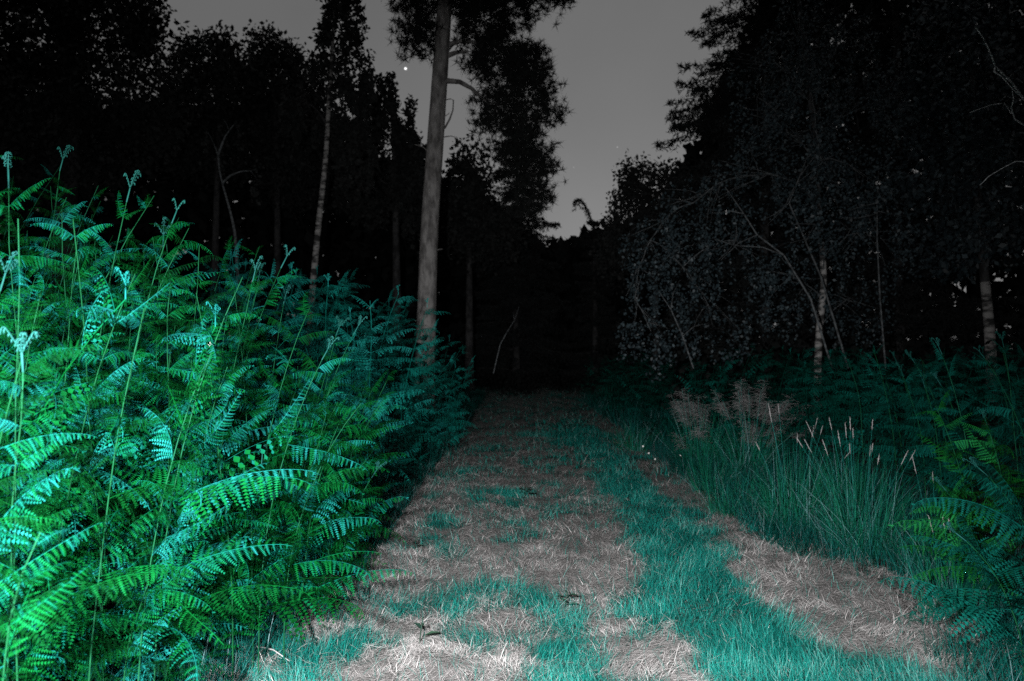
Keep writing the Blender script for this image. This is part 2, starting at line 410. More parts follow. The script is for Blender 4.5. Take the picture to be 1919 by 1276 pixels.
# ------------------------------------------------------------------ bracken
def frond_geo(geo, L, pairs, wmax, droop, seed, lobes=8, M=None, tone0=0.5, tip_curl=1.0, rach=True):
    """One side frond of bracken: arched midrib along +X, two combs of toothed leaflets hanging from it."""
    rg = np.random.default_rng(seed)
    M = np.eye(4) if M is None else M
    tf = lambda V: V @ M[:3, :3].T + M[:3, 3]
    ns = 16
    ang = -0.15 + droop * np.linspace(0, 1, ns) ** 1.3
    ang[-3:] += tip_curl * np.array([0.2, 0.6, 1.2])
    side_w = 0.35 * rg.normal() * np.linspace(0, 1, ns)
    step = L / (ns - 1)
    dirs = np.stack([np.cos(ang) * np.cos(side_w), np.cos(ang) * np.sin(side_w), -np.sin(ang)], -1)
    pts = np.vstack([[0, 0, 0], np.cumsum(dirs[:-1] * step, 0)])
    if rach:
        geo.tube(tf(pts), np.linspace(0.0020, 0.0007, ns) * (L / 0.4) ** 0.5, 3, tone0 + .15)
    tt = np.linspace(0, 1, ns)
    base_dr, base_curl = rg.uniform(0.05, 0.95), rg.uniform(0.4, 1.3)
    for i in range(pairs):
        t = 0.05 + 0.93 * (i + 0.5) / pairs
        p = np.array([np.interp(t, tt, pts[:, k]) for k in range(3)])
        d = np.array([np.interp(t, tt, dirs[:, k]) for k in range(3)]); d /= np.linalg.norm(d)
        up = np.array([0, 0, 1.0]) - d * d[2]; up /= np.linalg.norm(up)
        sd = np.cross(up, d)
        ln = wmax * min(1.0, 0.72 + 2.4 * t) * (1 - t) ** 0.72 + 0.004
        for s in (-1, 1):
            if rg.random() < 0.04: continue
            l = ln * rg.uniform(0.7, 1.14)
            fw = rg.uniform(0.2, 0.55)
            dr0 = base_dr + rg.uniform(-0.1, 0.3) + 0.15 * rg.normal(); dr1 = base_curl * rg.uniform(0.5, 1.4)
            u = np.linspace(0, 1, lobes + 1)
            a = dr0 + dr1 * u
            f = fw + 0.5 * u ** 2
            dd = (sd * s)[None] * (np.cos(a) * np.cos(f))[:, None] + d[None] * (np.cos(a) * np.sin(f))[:, None] - up[None] * np.sin(a)[:, None]
            m = p + np.vstack([[0, 0, 0], np.cumsum(dd[:-1] * (l / lobes), 0)])
            nrm = np.cross(dd, d[None]); 
            w = ((0.098 if lobes > 5 else 0.095) * l + 0.0022) * (1 - u[:-1]) ** 0.55 + 0.001
            lat = d[None] - dd * (dd @ d)[:, None]
            lat /= np.linalg.norm(lat, axis=1)[:, None] + 1e-9
            fold = np.cross(dd, lat) * s
            mid = m[:-1] * 0.35 + m[1:] * 0.65
            e1 = mid + (lat[:-1] - 0.35 * fold[:-1] * 1.0) * w[:, None]
            e2 = mid - (lat[:-1] + 0.35 * fold[:-1] * 1.0) * w[:, None]
            if lobes > 5:
                q = m[:-1] * 0.22 + m[1:] * 0.78
                V = np.vstack([m, e1, e2, q])
                k = np.arange(lobes)
                Tt = np.concatenate([np.stack([k, 3 * lobes + 1 + k, lobes + 1 + k], -1), np.stack([3 * lobes + 1 + k, k, 2 * lobes + 1 + k], -1)])
            else:
                V = np.vstack([m, e1, e2])
                k = np.arange(lobes)
                Tt = np.concatenate([np.stack([k, k + 1, lobes + 1 + k], -1), np.stack([k + 1, k, 2 * lobes + 1 + k], -1)])
            geo.add(tf(V), Tt, np.clip(tone0 + 0.10 * rg.normal() + 0.12 * s * 0.5, 0, 1))


def crozier_geo(geo, size, seed, M=None, arms=3, tone=0.5):
    """Unfurling tip: a short stalk parting into arms that end in curled knobs."""
    rg = np.random.default_rng(seed)
    M = np.eye(4) if M is None else M
    tf = lambda V: V @ M[:3, :3].T + M[:3, 3]
    base = np.array([0, 0, 0.0])
    geo.tube(tf(np.array([base, [0, 0, size * 0.45]])), 0.0028, 4, tone)
    for k in range(arms):
        az = k * 6.283 / arms + rg.uniform(-.4, .4)
        el = 0.35 if k else 0.05
        n = 16
        s = np.linspace(0, 1, n)
        ang = el + rg.uniform(0.1, 0.5) * s + np.where(s > 0.6, ((s - 0.6) / 0.4) ** 1.2 * 4.4, 0)
        l = size * rg.uniform(0.6, 1.0)
        st = np.where(s > 0.6, 0.5, 1.0) * l / n
        h = np.cumsum(np.sin(ang) * st); z = np.cumsum(np.cos(ang) * st)
        p = np.stack([h * math.cos(az), h * math.sin(az), size * 0.42 + z], -1)
        geo.tube(tf(p), np.linspace(0.0018, 0.0012, n), 4, tone)
        for q in range(3, n - 2, 2):    # small curled leaflets along the arm
            for sgn in (-1, 1):
                dv = np.array([-math.sin(az) * sgn, math.cos(az) * sgn, -0.3])
                ll = size * 0.09 * rg.uniform(0.6, 1.2)
                c = p[q]
                pts = np.array([c, c + dv * ll * 0.6, c + dv * ll * 0.8 + np.array([0, 0, -ll * 0.5]), c + dv * ll * 0.45 + np.array([0, 0, -ll * 0.7])])
                geo.tube(tf(pts), [0.0014, 0.002, 0.0018, 0.0008], 3, min(1, tone + 0.1))


FRONDS = []      # shared frond meshes, each 1 unit long design length 0.42 m
for k in range(14):
    g = Geo()
    frond_geo(g, 0.39, 17, 0.086 + 0.014 * (k % 3), [0.6, 0.95, 1.3, 0.35, 1.1, 0.75][k % 6], 100 + k, lobes=9, tone0=0.5, tip_curl=[0.4, 1.2, 0.8][k % 3])
    FRONDS.append(g.mesh("frond", M_FERN))
TIPS = []
for k in range(4):
    g = Geo(); crozier_geo(g, 0.12, 40 + k, arms=[3, 2, 3, 4][k]); TIPS.append(g.mesh("curled_tip", M_CROZ))


def fern_plan(h, lean, az, rg, pairs=6, low=0.38, spread=1.0, top=True):
    """Stem points and frond placements (matrix-like: pos, azimuth, elevation, scale) of one bracken plant."""
    n = 12
    s = np.linspace(0, 1, n)
    a = lean * s ** 1.4
    st = h / (n - 1) / max(0.75, np.cos(a).mean())
    hx = np.concatenate([[0], np.cumsum(np.sin(a[:-1]) * st)]); hz = np.concatenate([[0], np.cumsum(np.cos(a[:-1]) * st)])
    wob = 0.03 * np.sin(s * 4.5 + rg.uniform(0, 6)) * s + 0.008 * np.sin(s * 13 + rg.uniform(0, 6)) * s
    P = np.stack([hx * math.cos(az) - wob * math.sin(az), hx * math.sin(az) + wob * math.cos(az), hz], -1)
    fr = []
    for i in range(pairs):
        t = low + (0.97 - low) * (i / (pairs - 1)) ** 0.85
        p = np.array([np.interp(t, s, P[:, k]) for k in range(3)])
        sc = (1.25 - 0.85 * ((t - low) / (1 - low)) ** 1.2) * spread * rg.uniform(0.85, 1.15)
        for sd in (0, math.pi):
            fr.append((p, az + math.pi / 2 + sd + rg.gauss(0, .65) - (0.3 if sd == 0 else -0.3), rg.gauss(.2, .3) + 0.35 * (t - low), sc * rg.uniform(0.62, 1.2)))
    return P, fr


def frond_matrix(p, az, el, sc, roll):
    return Matrix.Translation(Vector(p)) @ Matrix.Rotation(az, 4, 'Z') @ Matrix.Rotation(-el, 4, 'Y') @ Matrix.Rotation(roll, 4, 'X') @ Matrix.Scale(sc, 4)


def fern(x, y, h, label, group=None, seed=0, lean=0.35, az=None, pairs=9, low=0.22, spread=1.0, tip=True, mat=None, tipscale=1.0):
    rg = random.Random(seed)
    z = float(hgt(x, y)) - 0.01
    root = empty("bracken_fern", (x, y, z))
    tag(root, label, "fern", group)
    az = rg.uniform(-2.2, 0.3) if az is None else az
    P, fr = fern_plan(h, lean, az, rg, pairs, low, spread)
    g = Geo(); g.tube(P, np.linspace(0.0036, 0.0015, len(P)), 5, 0.40)
    stem = new_obj("stem", g.mesh("stem", M_STEM, True), root)
    for (p, a, e, s) in fr:
        o = new_obj("frond", rg.choice(FRONDS), root)
        o.matrix_local = frond_matrix(p, a, e, s, rg.gauss(0, .65))
        if mat is not None:
            o.material_slots[0].link = 'OBJECT'; o.material_slots[0].material = mat
    if tip:
        o = new_obj("curled_tip", rg.choice(TIPS), stem)
        o.matrix_local = Matrix.Translation(Vector(P[-1])) @ Matrix.Rotation(az, 4, 'Z') @ Matrix.Rotation(lean, 4, 'Y') @ Matrix.Scale(tipscale, 4)
    return root


def far_fern_mesh(seed, h, mat, lobes=4, prs=13):
    """The whole plant as one mesh, for plants too far off to show their parts."""
    rg = random.Random(seed)
    P, fr = fern_plan(h, rg.uniform(.4, .95), rg.uniform(-2.6, -0.2), rg, 7, 0.3, 1.15)
    g = Geo(); g.tube(P, np.linspace(0.005, 0.0025, len(P)), 4, 0.35)
    for i, (p, a, e, s) in enumerate(fr):
        frond_geo(g, 0.42, prs, 0.12, rg.choice([.5, .8, 1.0]), seed * 50 + i, lobes=lobes, M=np.array(frond_matrix(p, a, e, s, rg.uniform(-.5, .5))), tone0=rg.uniform(0.3, 0.7), rach=lobes > 2)
    if lobes > 2 and seed % 3 == 0: crozier_geo(g, 0.10, seed, np.array(Matrix.Translation(Vector(P[-1]))), tone=1.0)
    return g.mesh("bracken_fern", mat)


FAR = [far_fern_mesh(300 + k, 2.0, M_FERN_FAR) for k in range(6)]
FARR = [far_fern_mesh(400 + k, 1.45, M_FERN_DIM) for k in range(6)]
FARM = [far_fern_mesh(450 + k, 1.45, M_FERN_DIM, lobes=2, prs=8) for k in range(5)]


MASS = Geo()


def mass_fern(x, y, s, meshes, rg):
    me = rg.choice(meshes)
    n = len(me.vertices); co = np.empty(n * 3, np.float32); me.vertices.foreach_get("co", co); co = co.reshape(-1, 3) * s
    f = np.empty(len(me.polygons) * 3, np.int32); me.loops.foreach_get("vertex_index", f)
    t = np.empty(n, np.float32); me.attributes["tone"].data.foreach_get("value", t)
    a = rg.uniform(-1.2, 1.2); c, sn = math.cos(a), math.sin(a)
    V = np.stack([co[:, 0] * c - co[:, 1] * sn + x, co[:, 0] * sn + co[:, 1] * c + y, co[:, 2] + float(hgt(x, y)) - .01], -1)
    MASS.add(V, f, np.clip(t + rg.uniform(-.25, .25), 0, 1))


def far_fern(x, y, s, label, group, meshes, rg):
    o = new_obj("bracken_fern", rg.choice(meshes))
    o.location = (x, y, float(hgt(x, y)) - 0.01)
    o.rotation_euler = (0, 0, rg.uniform(-1.2, 1.2))
    o.scale = (s * rg.uniform(.9, 1.1), s * rg.uniform(.9, 1.1), s)
    tag(o, label, "fern", group)
    return o


# the plants that stand out in the left bank
HERO = [
    (-1.64, 2.70, 1.98, "tallest bracken fern, its forked curled tip standing above all others at far left", dict(lean=.15, az=-1.2, tipscale=1.15, seed=1)),
    (-1.52, 2.95, 1.92, "bracken fern at far left with one frond pointing right above the bank's crest", dict(lean=.35, az=0.2, seed=2)),
    (-1.50, 4.05, 1.86, "bracken fern with slanting curled tip at the right end of the bright bank's crest", dict(lean=.45, az=0.3, tipscale=1.3, seed=3)),
    (-1.62, 3.70, 1.90, "bracken fern with upright three-armed curled tip midway along the bright bank's crest", dict(lean=.08, az=-1.0, tipscale=1.15, seed=4)),
    (-1.12, 3.55, 1.42, "bracken fern whose toothed teal fronds reach farthest over the track edge", dict(lean=.5, az=0.1, seed=5, spread=1.1)),
    (-1.16, 4.35, 1.55, "green bracken fern arching toward the dim bank behind the bright one", dict(lean=.5, az=0.3, seed=6)),
    (-1.17, 3.62, 0.95, "bracken with tall bare pale stem rising from straw at the bank's foot", dict(lean=.12, az=-0.6, seed=7, low=.62, pairs=5)),
    (-1.16, 1.78, 1.12, "pale teal bracken filling the lower left corner beside the frame edge", dict(lean=.5, az=-0.5, seed=8, spread=.9, tip=False)),
    (-0.98, 4.6, 0.75, "small low bracken fern leaning over the straw beneath the bright bank", dict(lean=.6, az=-0.2, seed=9, low=.3)),
]
for (x, y, h, lab, kw) in HERO:
    fern(x, y, h, lab, **kw)

rg = random.Random(21)
pts = []
tries = 0
while len(pts) < 122 and tries < 9000:      # crowded bright bank
    tries += 1
    y = rg.uniform(1.9, 5.6)
    x = rg.uniform(-0.66 * y - 0.55, -1.15)
    if x > -1.15 or y < 1.9 or (y < 2.4 and x > -1.3): continue
    if any((x - a) ** 2 + (y - b) ** 2 < 0.14 ** 2 for a, b, _ in pts): continue
    # the bank stands tallest away from the track and slopes down to its edge
    crest = np.interp(960 + x / y * FPX, [-150, 0, 100, 200, 330, 430, 540, 620, 700], [290, 330, 365, 420, 465, 500, 585, 680, 790])
    h = (CAM_H + (HORIZON - crest) * y / FPX) * (1 - 0.26 * rg.random() ** 1.5) - 0.02
    pts.append((x, y, h))
for i, (x, y, h) in enumerate(sorted(pts)):
    if x > -1.45:
        lab, grp = "bright green bracken fern in the front row along the left track edge", "front row of the bright left bank"
    elif y < 3.4:
        lab, grp = "bright bracken fern crowded at the far left behind the front row", "near crowd of the bright left bank"
    else:
        pxl = 960 + x / y * FPX
        if pxl < 160: lab, grp = "bright bracken fern at the back left, behind the tallest forked tip", "back left of the bright bank"
        elif pxl < 330: lab, grp = "bracken fern packed between the tallest forked tip and the three-armed tip", "middle of the bright left bank"
        else: lab, grp = "bracken fern at the right end of the bright bank, next to the dim bank", "right end of the bright left bank"
    fern(x, y, h, lab, grp, seed=500 + i, lean=rg.uniform(.2, .6), az=rg.uniform(-1.9, 0.4), low=rg.uniform(.12, .3), pairs=11, spread=rg.uniform(.72, 1.08), tip=rg.random() < .10)

FILLM = [far_fern_mesh(470 + k, 1.5, M_FERN, lobes=3, prs=12) for k in range(4)]
MASS = Geo()
for i in range(34):
    y = rg.uniform(2.4, 5.6); x = rg.uniform(-0.62 * y - 0.5, -1.35)
    mass_fern(x, y, rg.uniform(.55, 1.05), FILLM, rg)
tag(MASS.build("inner_bracken", M_FERN), "tangled bracken leaves filling the inside of the bright left bank", "bracken", kind="stuff")
MASS = Geo()
# sprays that lean out over the straw from the foot of the bank
for i in range(9):
    y = 3.7 + 1.5 * i / 8 + rg.uniform(-.08, .08); x = rg.uniform(-1.22, -1.0)
    fern(x, y, rg.uniform(.8, 1.35), "bracken fern leaning out over the straw from the bright left bank", "ferns leaning over the straw", seed=800 + i, lean=rg.uniform(.4, .8), az=rg.uniform(-.7, .4), pairs=9, low=.25, tip=False)
# low bracken sprays at the foot of the bank
for i in range(16):
    y = rg.uniform(2.2, 5.2); x = -1.22 - rg.random() * 0.35
    fern(x, y, rg.uniform(.45, .85), "low bracken fern at the shaded foot of the bright left bank", "low ferns at the foot of the left bank", seed=700 + i, lean=rg.uniform(.3, .8), az=rg.uniform(-1.3, .5), pairs=7, low=.2, tip=False)

# the dim teal mound behind
pts = []
tries = 0
while len(pts) < 96 and tries < 20000:
    tries += 1
    y = rg.uniform(6.2, 12.0)
    xe = -1.0 + 0.28 * math.exp(-((y - 10.0) / 1.5) ** 2)
    x = xe - 3.6 * rg.random() ** 1.5
    pxl = 960 + x / y * FPX
    if pxl < 330: continue
    if any((x - a) ** 2 + (y - b) ** 2 < 0.23 ** 2 for a, b, _ in pts): continue
    crest = np.interp(pxl, [330, 420, 500, 600, 700, 790, 830, 870], [495, 500, 512, 530, 560, 592, 640, 720])
    pts.append((x, y, (CAM_H + (HORIZON - crest) * y / FPX) / 2.06 * (1.02 - 0.3 * rg.random() ** 1.6)))
for (x, y, s_) in pts:
    pxl = 960 + x / y * FPX
    if pxl > 760: lab, grp = "dim teal bracken fern in front of the pine, at the mound's end by the track", "track end of the dim teal mound"
    elif pxl > 590: lab, grp = "dim teal bracken fern between the pine and the birch, behind the bright bank", "middle of the dim teal mound"
    else: lab, grp = "dim teal bracken fern left of the white birch trunk, peeping over the bright bank", "left of the dim teal mound"
    far_fern(x, y, s_, lab, grp, FAR, rg)
for i in range(10):
    y = 6.2 + 0.5 * i + rg.uniform(-.15, .15); x = rg.uniform(-1.15, -0.9)
    far_fern(x, y, rg.uniform(.34, .5), "low dim bracken fern at the foot of the teal mound beside the track", "low ferns at the foot of the teal mound", FAR, rg)
for i in range(30):
    y = rg.uniform(12.5, 25); x = -1.15 - rg.random() * 2.6
    mass_fern(x, y, rg.uniform(.5, .9), FARM, rg)

# the right side
HERO_R = [
    (2.72, 4.35, 1.02, "bracken fern at the right edge with one bright arched frond above tall grass", dict(lean=.3, az=2.6, seed=11, spread=1.35)),
    (2.42, 4.05, 0.72, "green bracken fern spreading flat left from the right frame edge", dict(lean=.7, az=2.9, seed=12, low=.35, spread=1.35)),
    (2.18, 3.42, 0.62, "dark bracken fern arching down over grass in the lower right corner", dict(lean=.9, az=3.0, seed=13, low=.3, spread=1.4)),
    (2.42, 3.55, 0.85, "dark bracken fern with long drooping combs just above the lower right corner", dict(lean=.8, az=2.7, seed=14, low=.35, spread=1.4)),
    (2.62, 4.55, 1.12, "yellow-green bracken fern rising mid-right between tall grass and the frame edge", dict(lean=.45, az=2.4, seed=17, spread=1.2, tip=False)),
    (3.55, 5.6, 1.45, "bracken fern with pale curled tip highest at the right frame edge", dict(lean=.2, az=2.2, seed=15)),
    (3.05, 5.9, 1.22, "bracken fern with pale slanting stem behind the seeding grass tussock", dict(lean=.4, az=2.0, seed=16)),
]
for (x, y, h, lab, kw) in HERO_R:
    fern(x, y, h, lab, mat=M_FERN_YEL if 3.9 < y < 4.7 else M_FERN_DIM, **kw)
pts = []
tries = 0
while len(pts) < 150 and tries < 15000:
    tries += 1
    y = rg.uniform(5.2, 13) if rg.random() < .82 else rg.uniform(13, 19)
    x = rg.uniform(np.interp(y, [5, 7, 9.5, 11, 15, 19], [3.0, 3.0, 2.75, 2.15, 2.0, 2.1]), min(0.66 * y + 0.3, 8.5))
    dmin = 0.30 if y < 11 else 0.42
    if any((x - a) ** 2 + (y - b) ** 2 < dmin ** 2 for a, b in pts): continue
    pts.append((x, y))
for i, (x, y) in enumerate(pts):
    h = rg.uniform(1.12, 1.44) * (0.92 if x < 3.0 else 1)
    if y < 7.6:
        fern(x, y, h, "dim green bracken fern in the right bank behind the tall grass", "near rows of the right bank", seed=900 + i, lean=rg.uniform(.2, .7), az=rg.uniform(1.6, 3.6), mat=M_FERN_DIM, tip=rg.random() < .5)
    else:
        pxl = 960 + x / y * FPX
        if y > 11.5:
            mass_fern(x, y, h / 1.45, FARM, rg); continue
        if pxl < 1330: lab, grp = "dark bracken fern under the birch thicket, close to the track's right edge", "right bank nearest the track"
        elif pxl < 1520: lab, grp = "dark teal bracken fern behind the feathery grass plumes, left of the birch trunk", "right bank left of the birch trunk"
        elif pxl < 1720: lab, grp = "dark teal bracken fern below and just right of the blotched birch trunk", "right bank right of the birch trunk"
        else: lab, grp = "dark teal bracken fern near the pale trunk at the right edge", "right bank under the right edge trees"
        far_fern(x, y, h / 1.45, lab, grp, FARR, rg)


for i in range(40):
    y = rg.uniform(11.5, 22); x = rg.uniform(1.9, 3.2)
    mass_fern(x, y, rg.uniform(.6, .9), FARM, rg)
for i in range(26):
    y = rg.uniform(2.6, 7.5); x = rg.uniform(max(0.68 * y + .2, 2.9), 0.68 * y + 2.6)
    mass_fern(x, y, rg.uniform(.55, .85), FARM, rg)
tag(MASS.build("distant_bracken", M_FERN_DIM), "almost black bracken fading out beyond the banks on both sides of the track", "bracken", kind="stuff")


# ------------------------------------------------------------------ trees
def leaf_clumps(geo, C, r, per, size, rg, tone=(0.2, 0.9), hang=0.0):
    """PER rhombic leaves round each clump centre in C (n,3)."""
    n = len(C) * per
    c = np.repeat(C, per, 0)
    off = rg.normal(size=(n, 3)) * np.repeat(np.atleast_1d(r), per if np.ndim(r) else 1)[:, None] * 0.55 if np.ndim(r) else rg.normal(size=(n, 3)) * r * 0.55
    if hang:
        off *= 0.33; off[:, 2] = -rg.random(n) * r * hang
    p = c + off
    a = rg.normal(size=(n, 3)); a[:, 2] -= 0.3; a /= np.linalg.norm(a, axis=1)[:, None]
    b = np.cross(a, rg.normal(size=(n, 3))); b /= np.linalg.norm(b, axis=1)[:, None] + 1e-9
    s = size * rg.uniform(0.6, 1.35, n)[:, None]
    V = np.stack([p, p + a * s * 0.5 + b * s * 0.33, p + a * s, p + a * s * 0.5 - b * s * 0.33], 1).reshape(-1, 3)
    k = np.arange(n)[:, None] * 4
    T = np.concatenate([k + np.array([[0, 1, 2]]), k + np.array([[0, 2, 3]])])
    geo.add(V, T, np.repeat(rg.uniform(tone[0], tone[1], n), 4))


def needle_tufts(geo, C, r, per, w, rg, up=0.25):
    n = len(C) * per
    c = np.repeat(C, per, 0)
    d = rg.normal(size=(n, 3)); d[:, 2] += up; d /= np.linalg.norm(d, axis=1)[:, None]
    l = r * rg.uniform(0.6, 1.25, n)[:, None]
    sd = np.cross(d, rg.normal(size=(n, 3))); sd /= np.linalg.norm(sd, axis=1)[:, None] + 1e-9
    V = np.stack([c - sd * w / 2, c + sd * w / 2, c + d * l], 1).reshape(-1, 3)
    T = np.arange(n * 3).reshape(-1, 3)
    geo.add(V, T, np.repeat(rg.uniform(0, 1, n), 3))


def in_blob(n, c, rad, rg, shell=0.5):
    d = rg.normal(size=(n, 3)); d /= np.linalg.norm(d, axis=1)[:, None]
    r = rg.random(n) ** (1 / 3) * (1 - shell) + shell * rg.uniform(0.75, 1.0, n)
    return c + d * r[:, None] * rad


def limb(geo, a, b, r0, r1, rg, sag=0.1, n=7, sides=5):
    s = np.linspace(0, 1, n)[:, None]
    L = np.linalg.norm(b - a)
    mid = np.array([0, 0, sag * L]) + rg.normal(size=3) * 0.05 * L
    P = a * (1 - s) + b * s + mid * (4 * s * (1 - s)) * 0.6 + rg.normal(size=(n, 3)) * 0.012 * L * (s * (1 - s) * 4)
    geo.tube(P, np.linspace(r0, r1, n), sides)
    return P


def tree(name, label, trunk, r0, r1, blobs, kind, seed, leaf_mat, bark_mat, leaf=0.12, per=22, clump=0.3, k=4.0, group=None, base_z=None, twig_mat=None, branch_parts=False, cat="tree", limb_r=0.03, twigs=True, pale_to=None):
    """trunk: [(px, py, Z)]; blobs: [(px, py, rpx, rpy, Z)] of foliage masses, each carried by its own limb."""
    rg = np.random.default_rng(seed)
    P = np.array([at(*t) for t in trunk])
    gx, gy = P[0, 0], P[0, 1]
    base = np.array([gx, gy, float(hgt(gx, gy)) - 0.03])
    if P[0, 2] > base[2] + 0.3:
        P = np.vstack([base, P])
    else:
        P[0] = base
    root = empty(name, base); tag(root, label, cat, group)
    s0 = np.linspace(0, 1, len(P)); s1 = np.linspace(0, 1, 26)
    PP = np.stack([np.interp(s1, s0, P[:, i]) for i in range(3)], -1)
    for _ in range(3): PP[1:-1] = (PP[:-2] + 2 * PP[1:-1] + PP[2:]) / 4
    rr = np.linspace(r0, r1, 26); rr[0] *= 1.5; rr[1] *= 1.12
    sides = 12 if r0 > 0.08 else 7
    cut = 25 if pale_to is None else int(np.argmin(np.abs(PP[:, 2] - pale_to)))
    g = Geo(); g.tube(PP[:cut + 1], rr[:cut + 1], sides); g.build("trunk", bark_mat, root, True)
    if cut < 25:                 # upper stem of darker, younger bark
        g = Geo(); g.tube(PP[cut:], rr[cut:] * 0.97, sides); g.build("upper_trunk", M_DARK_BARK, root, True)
    gc, gb, heads = Geo(), Geo(), []
    for (px, py, rx, ry, Z) in blobs:
        c = at(px, py, Z); rad = np.array([rx, (rx + ry) / 2, ry]) * Z / FPX
        # limb from the trunk somewhat below the mass
        j = np.argmin(np.abs(PP[:, 2] - (c[2] - 0.35 * np.hypot(c[0] - PP[len(PP) // 2, 0], c[1] - PP[0, 1]) - 0.2)))
        gl = Geo() if branch_parts else gb
        a0 = PP[j]
        if heads:
            hd = min(heads, key=lambda q: np.linalg.norm(q - c))
            if np.linalg.norm(hd - c) < 0.75 * np.linalg.norm(a0 - c): a0 = hd
        heads.append(c)
        lp = limb(gl, a0, c, max(0.008, limb_r), 0.006, rg, 0.08 if kind != 'birch' else 0.18)
        n = max(5, int(k * rad[0] * rad[2] / clump ** 2))
        C = in_blob(n, c, rad, rg, 0.45)
        if twigs:
            for q in C[::3]:
                e = lp[rg.integers(3, 7)]
                limb(gb, e, q, 0.007, 0.003, rg, 0.05, 4, 3)
        if branch_parts:
            br = gl.build("branch", twig_mat or bark_mat, root, True)
            gc = Geo()
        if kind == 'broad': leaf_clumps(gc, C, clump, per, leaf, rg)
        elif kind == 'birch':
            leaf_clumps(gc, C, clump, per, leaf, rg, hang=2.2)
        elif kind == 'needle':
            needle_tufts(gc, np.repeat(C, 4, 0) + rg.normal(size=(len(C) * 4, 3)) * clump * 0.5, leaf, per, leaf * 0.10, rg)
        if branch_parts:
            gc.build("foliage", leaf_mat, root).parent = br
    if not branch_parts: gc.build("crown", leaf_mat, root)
    if gb.n: gb.build("twig_work", twig_mat or bark_mat, root, True)
    return root, PP


def spruce(label, x, y, H, Rb, seed, low=0.1, name="spruce_tree", leader=None, group=None, dens=1.0, droop=0.5, tier=0.34):
    """Conifer of drooping boughs in whorls, each bough a fringed spray."""
    rg = np.random.default_rng(seed)
    base = np.array([x, y, float(hgt(x, y)) - 0.03])
    root = empty(name, base); tag(root, label, "tree", group)
    g = Geo()
    zz = np.linspace(0, H, 12); P = base + np.stack([0.02 * np.sin(zz), 0.02 * np.cos(zz * 1.3), zz], -1)
    g.tube(P, np.linspace(0.16, 0.012, 12), 8); g.build("trunk", M_DARK_BARK, root, True)
    gc, gb = Geo(), Geo()
    z = H * low
    while z < H - 0.1:
        L0 = Rb * (1 - z / H) ** 0.8 + 0.12
        for b in range(int(7 * dens)):
            az = rg.uniform(0, 6.283); L = L0 * rg.uniform(0.6, 1.2)
            s = np.linspace(0, 1, 9)
            a = 0.1 - droop * s + droop * 1.1 * s ** 3 + 0.15 * rg.normal()
            hx = np.concatenate([[0], np.cumsum(np.cos(a[:-1]))]) * L / 8; hz = np.concatenate([[0], np.cumsum(np.sin(a[:-1]))]) * L / 8
            bp = base + np.stack([hx * math.cos(az), hx * math.sin(az), z + rg.uniform(-.15, .15) + hz], -1)
            gb.tube(bp, np.linspace(0.018, 0.004, 9), 3)
            m = int(26 * L / 1.2) + 8      # side twigs with needle fringes, drooping
            t = rg.uniform(0.12, 1, m)
            p = np.stack([np.interp(t, s, bp[:, i]) for i in range(3)], -1)
            dirr = np.array([math.cos(az), math.sin(az), 0]); sd = np.array([-math.sin(az), math.cos(az), 0])
            sg = rg.choice([-1, 1], m)
            ln = (0.34 * L * (1 - t) ** 0.6 + 0.10) * rg.uniform(0.5, 1.1, m)
            td = sd[None] * sg[:, None] * 0.8 + dirr[None] * 0.7 - np.array([0, 0, 1.0])[None] * rg.uniform(0.1, 0.9, m)[:, None]
            td /= np.linalg.norm(td, axis=1)[:, None]
            for u in (0.3, 0.65, 1.0):
                q = p + td * (ln * u)[:, None]
                needle_tufts(gc, q, 0.12, 5, 0.025, rg, up=-0.1)
        z += tier * rg.uniform(.8, 1.2)
    if leader is not None:
        L = np.array(leader)
        gb.tube(L, np.linspace(0.02, 0.006, len(L)), 4)
        s0 = np.linspace(0, 1, len(L)); t = rg.random(120) ** 1.5
        q = np.stack([np.interp(t, s0, L[:, i]) for i in range(3)], -1)
        q = np.vstack([q, q - np.array([0, 0, 1]) * rg.uniform(0, .3, 120)[:, None]])
        needle_tufts(gc, q, 0.12, 7, 0.022, rg, up=-0.6)
    gc.build("crown", M_SPRUCE, root); gb.build("branch", M_DARK_BARK, root)
    return root


# tall pine by the left bank
Zp = 16.0
pine, PP = tree("pine_tree", "tall straight pine with smooth grey trunk rising behind the left bracken bank",
     [(796, 700, Zp), (800, 600, Zp), (803, 450, Zp), (815, 280, Zp), (826, 120, Zp), (834, 0, Zp), (842, -150, Zp), (850, -330, Zp)], 0.215, 0.12,
     [(788, 65, 38, 42, Zp), (770, 0, 35, 22, Zp), (800, 20, 30, 25, Zp + .3), (905, 40, 60, 45, Zp), (960, 15, 60, 28, Zp - .4), (1040, 0, 30, 14, Zp),
      (930, 110, 60, 45, Zp), (985, 120, 45, 40, Zp + .5), (1000, 165, 48, 40, Zp), (935, 190, 45, 35, Zp), (1030, 215, 30, 14, Zp), (915, 225, 26, 22, Zp), (975, 240, 45, 24, Zp), (965, 285, 38, 22, Zp + 1), (1005, 290, 30, 20, Zp + 1), (1028, 318, 24, 15, Zp + 1), (985, 330, 34, 22, Zp + 1), (1020, 360, 22, 16, Zp + 1), (990, 385, 28, 18, Zp + 1),
      (870, -20, 70, 40, Zp), (960, -90, 120, 60, Zp), (740, -90, 80, 50, Zp), (850, -220, 140, 90, Zp)],
     'needle', 61, M_NEEDLE, M_PINE_BARK, leaf=0.16, per=20, clump=0.2, k=12, twig_mat=M_DARK_BARK, branch_parts=True, limb_r=0.022, twigs=True)
rgp = np.random.default_rng(3)
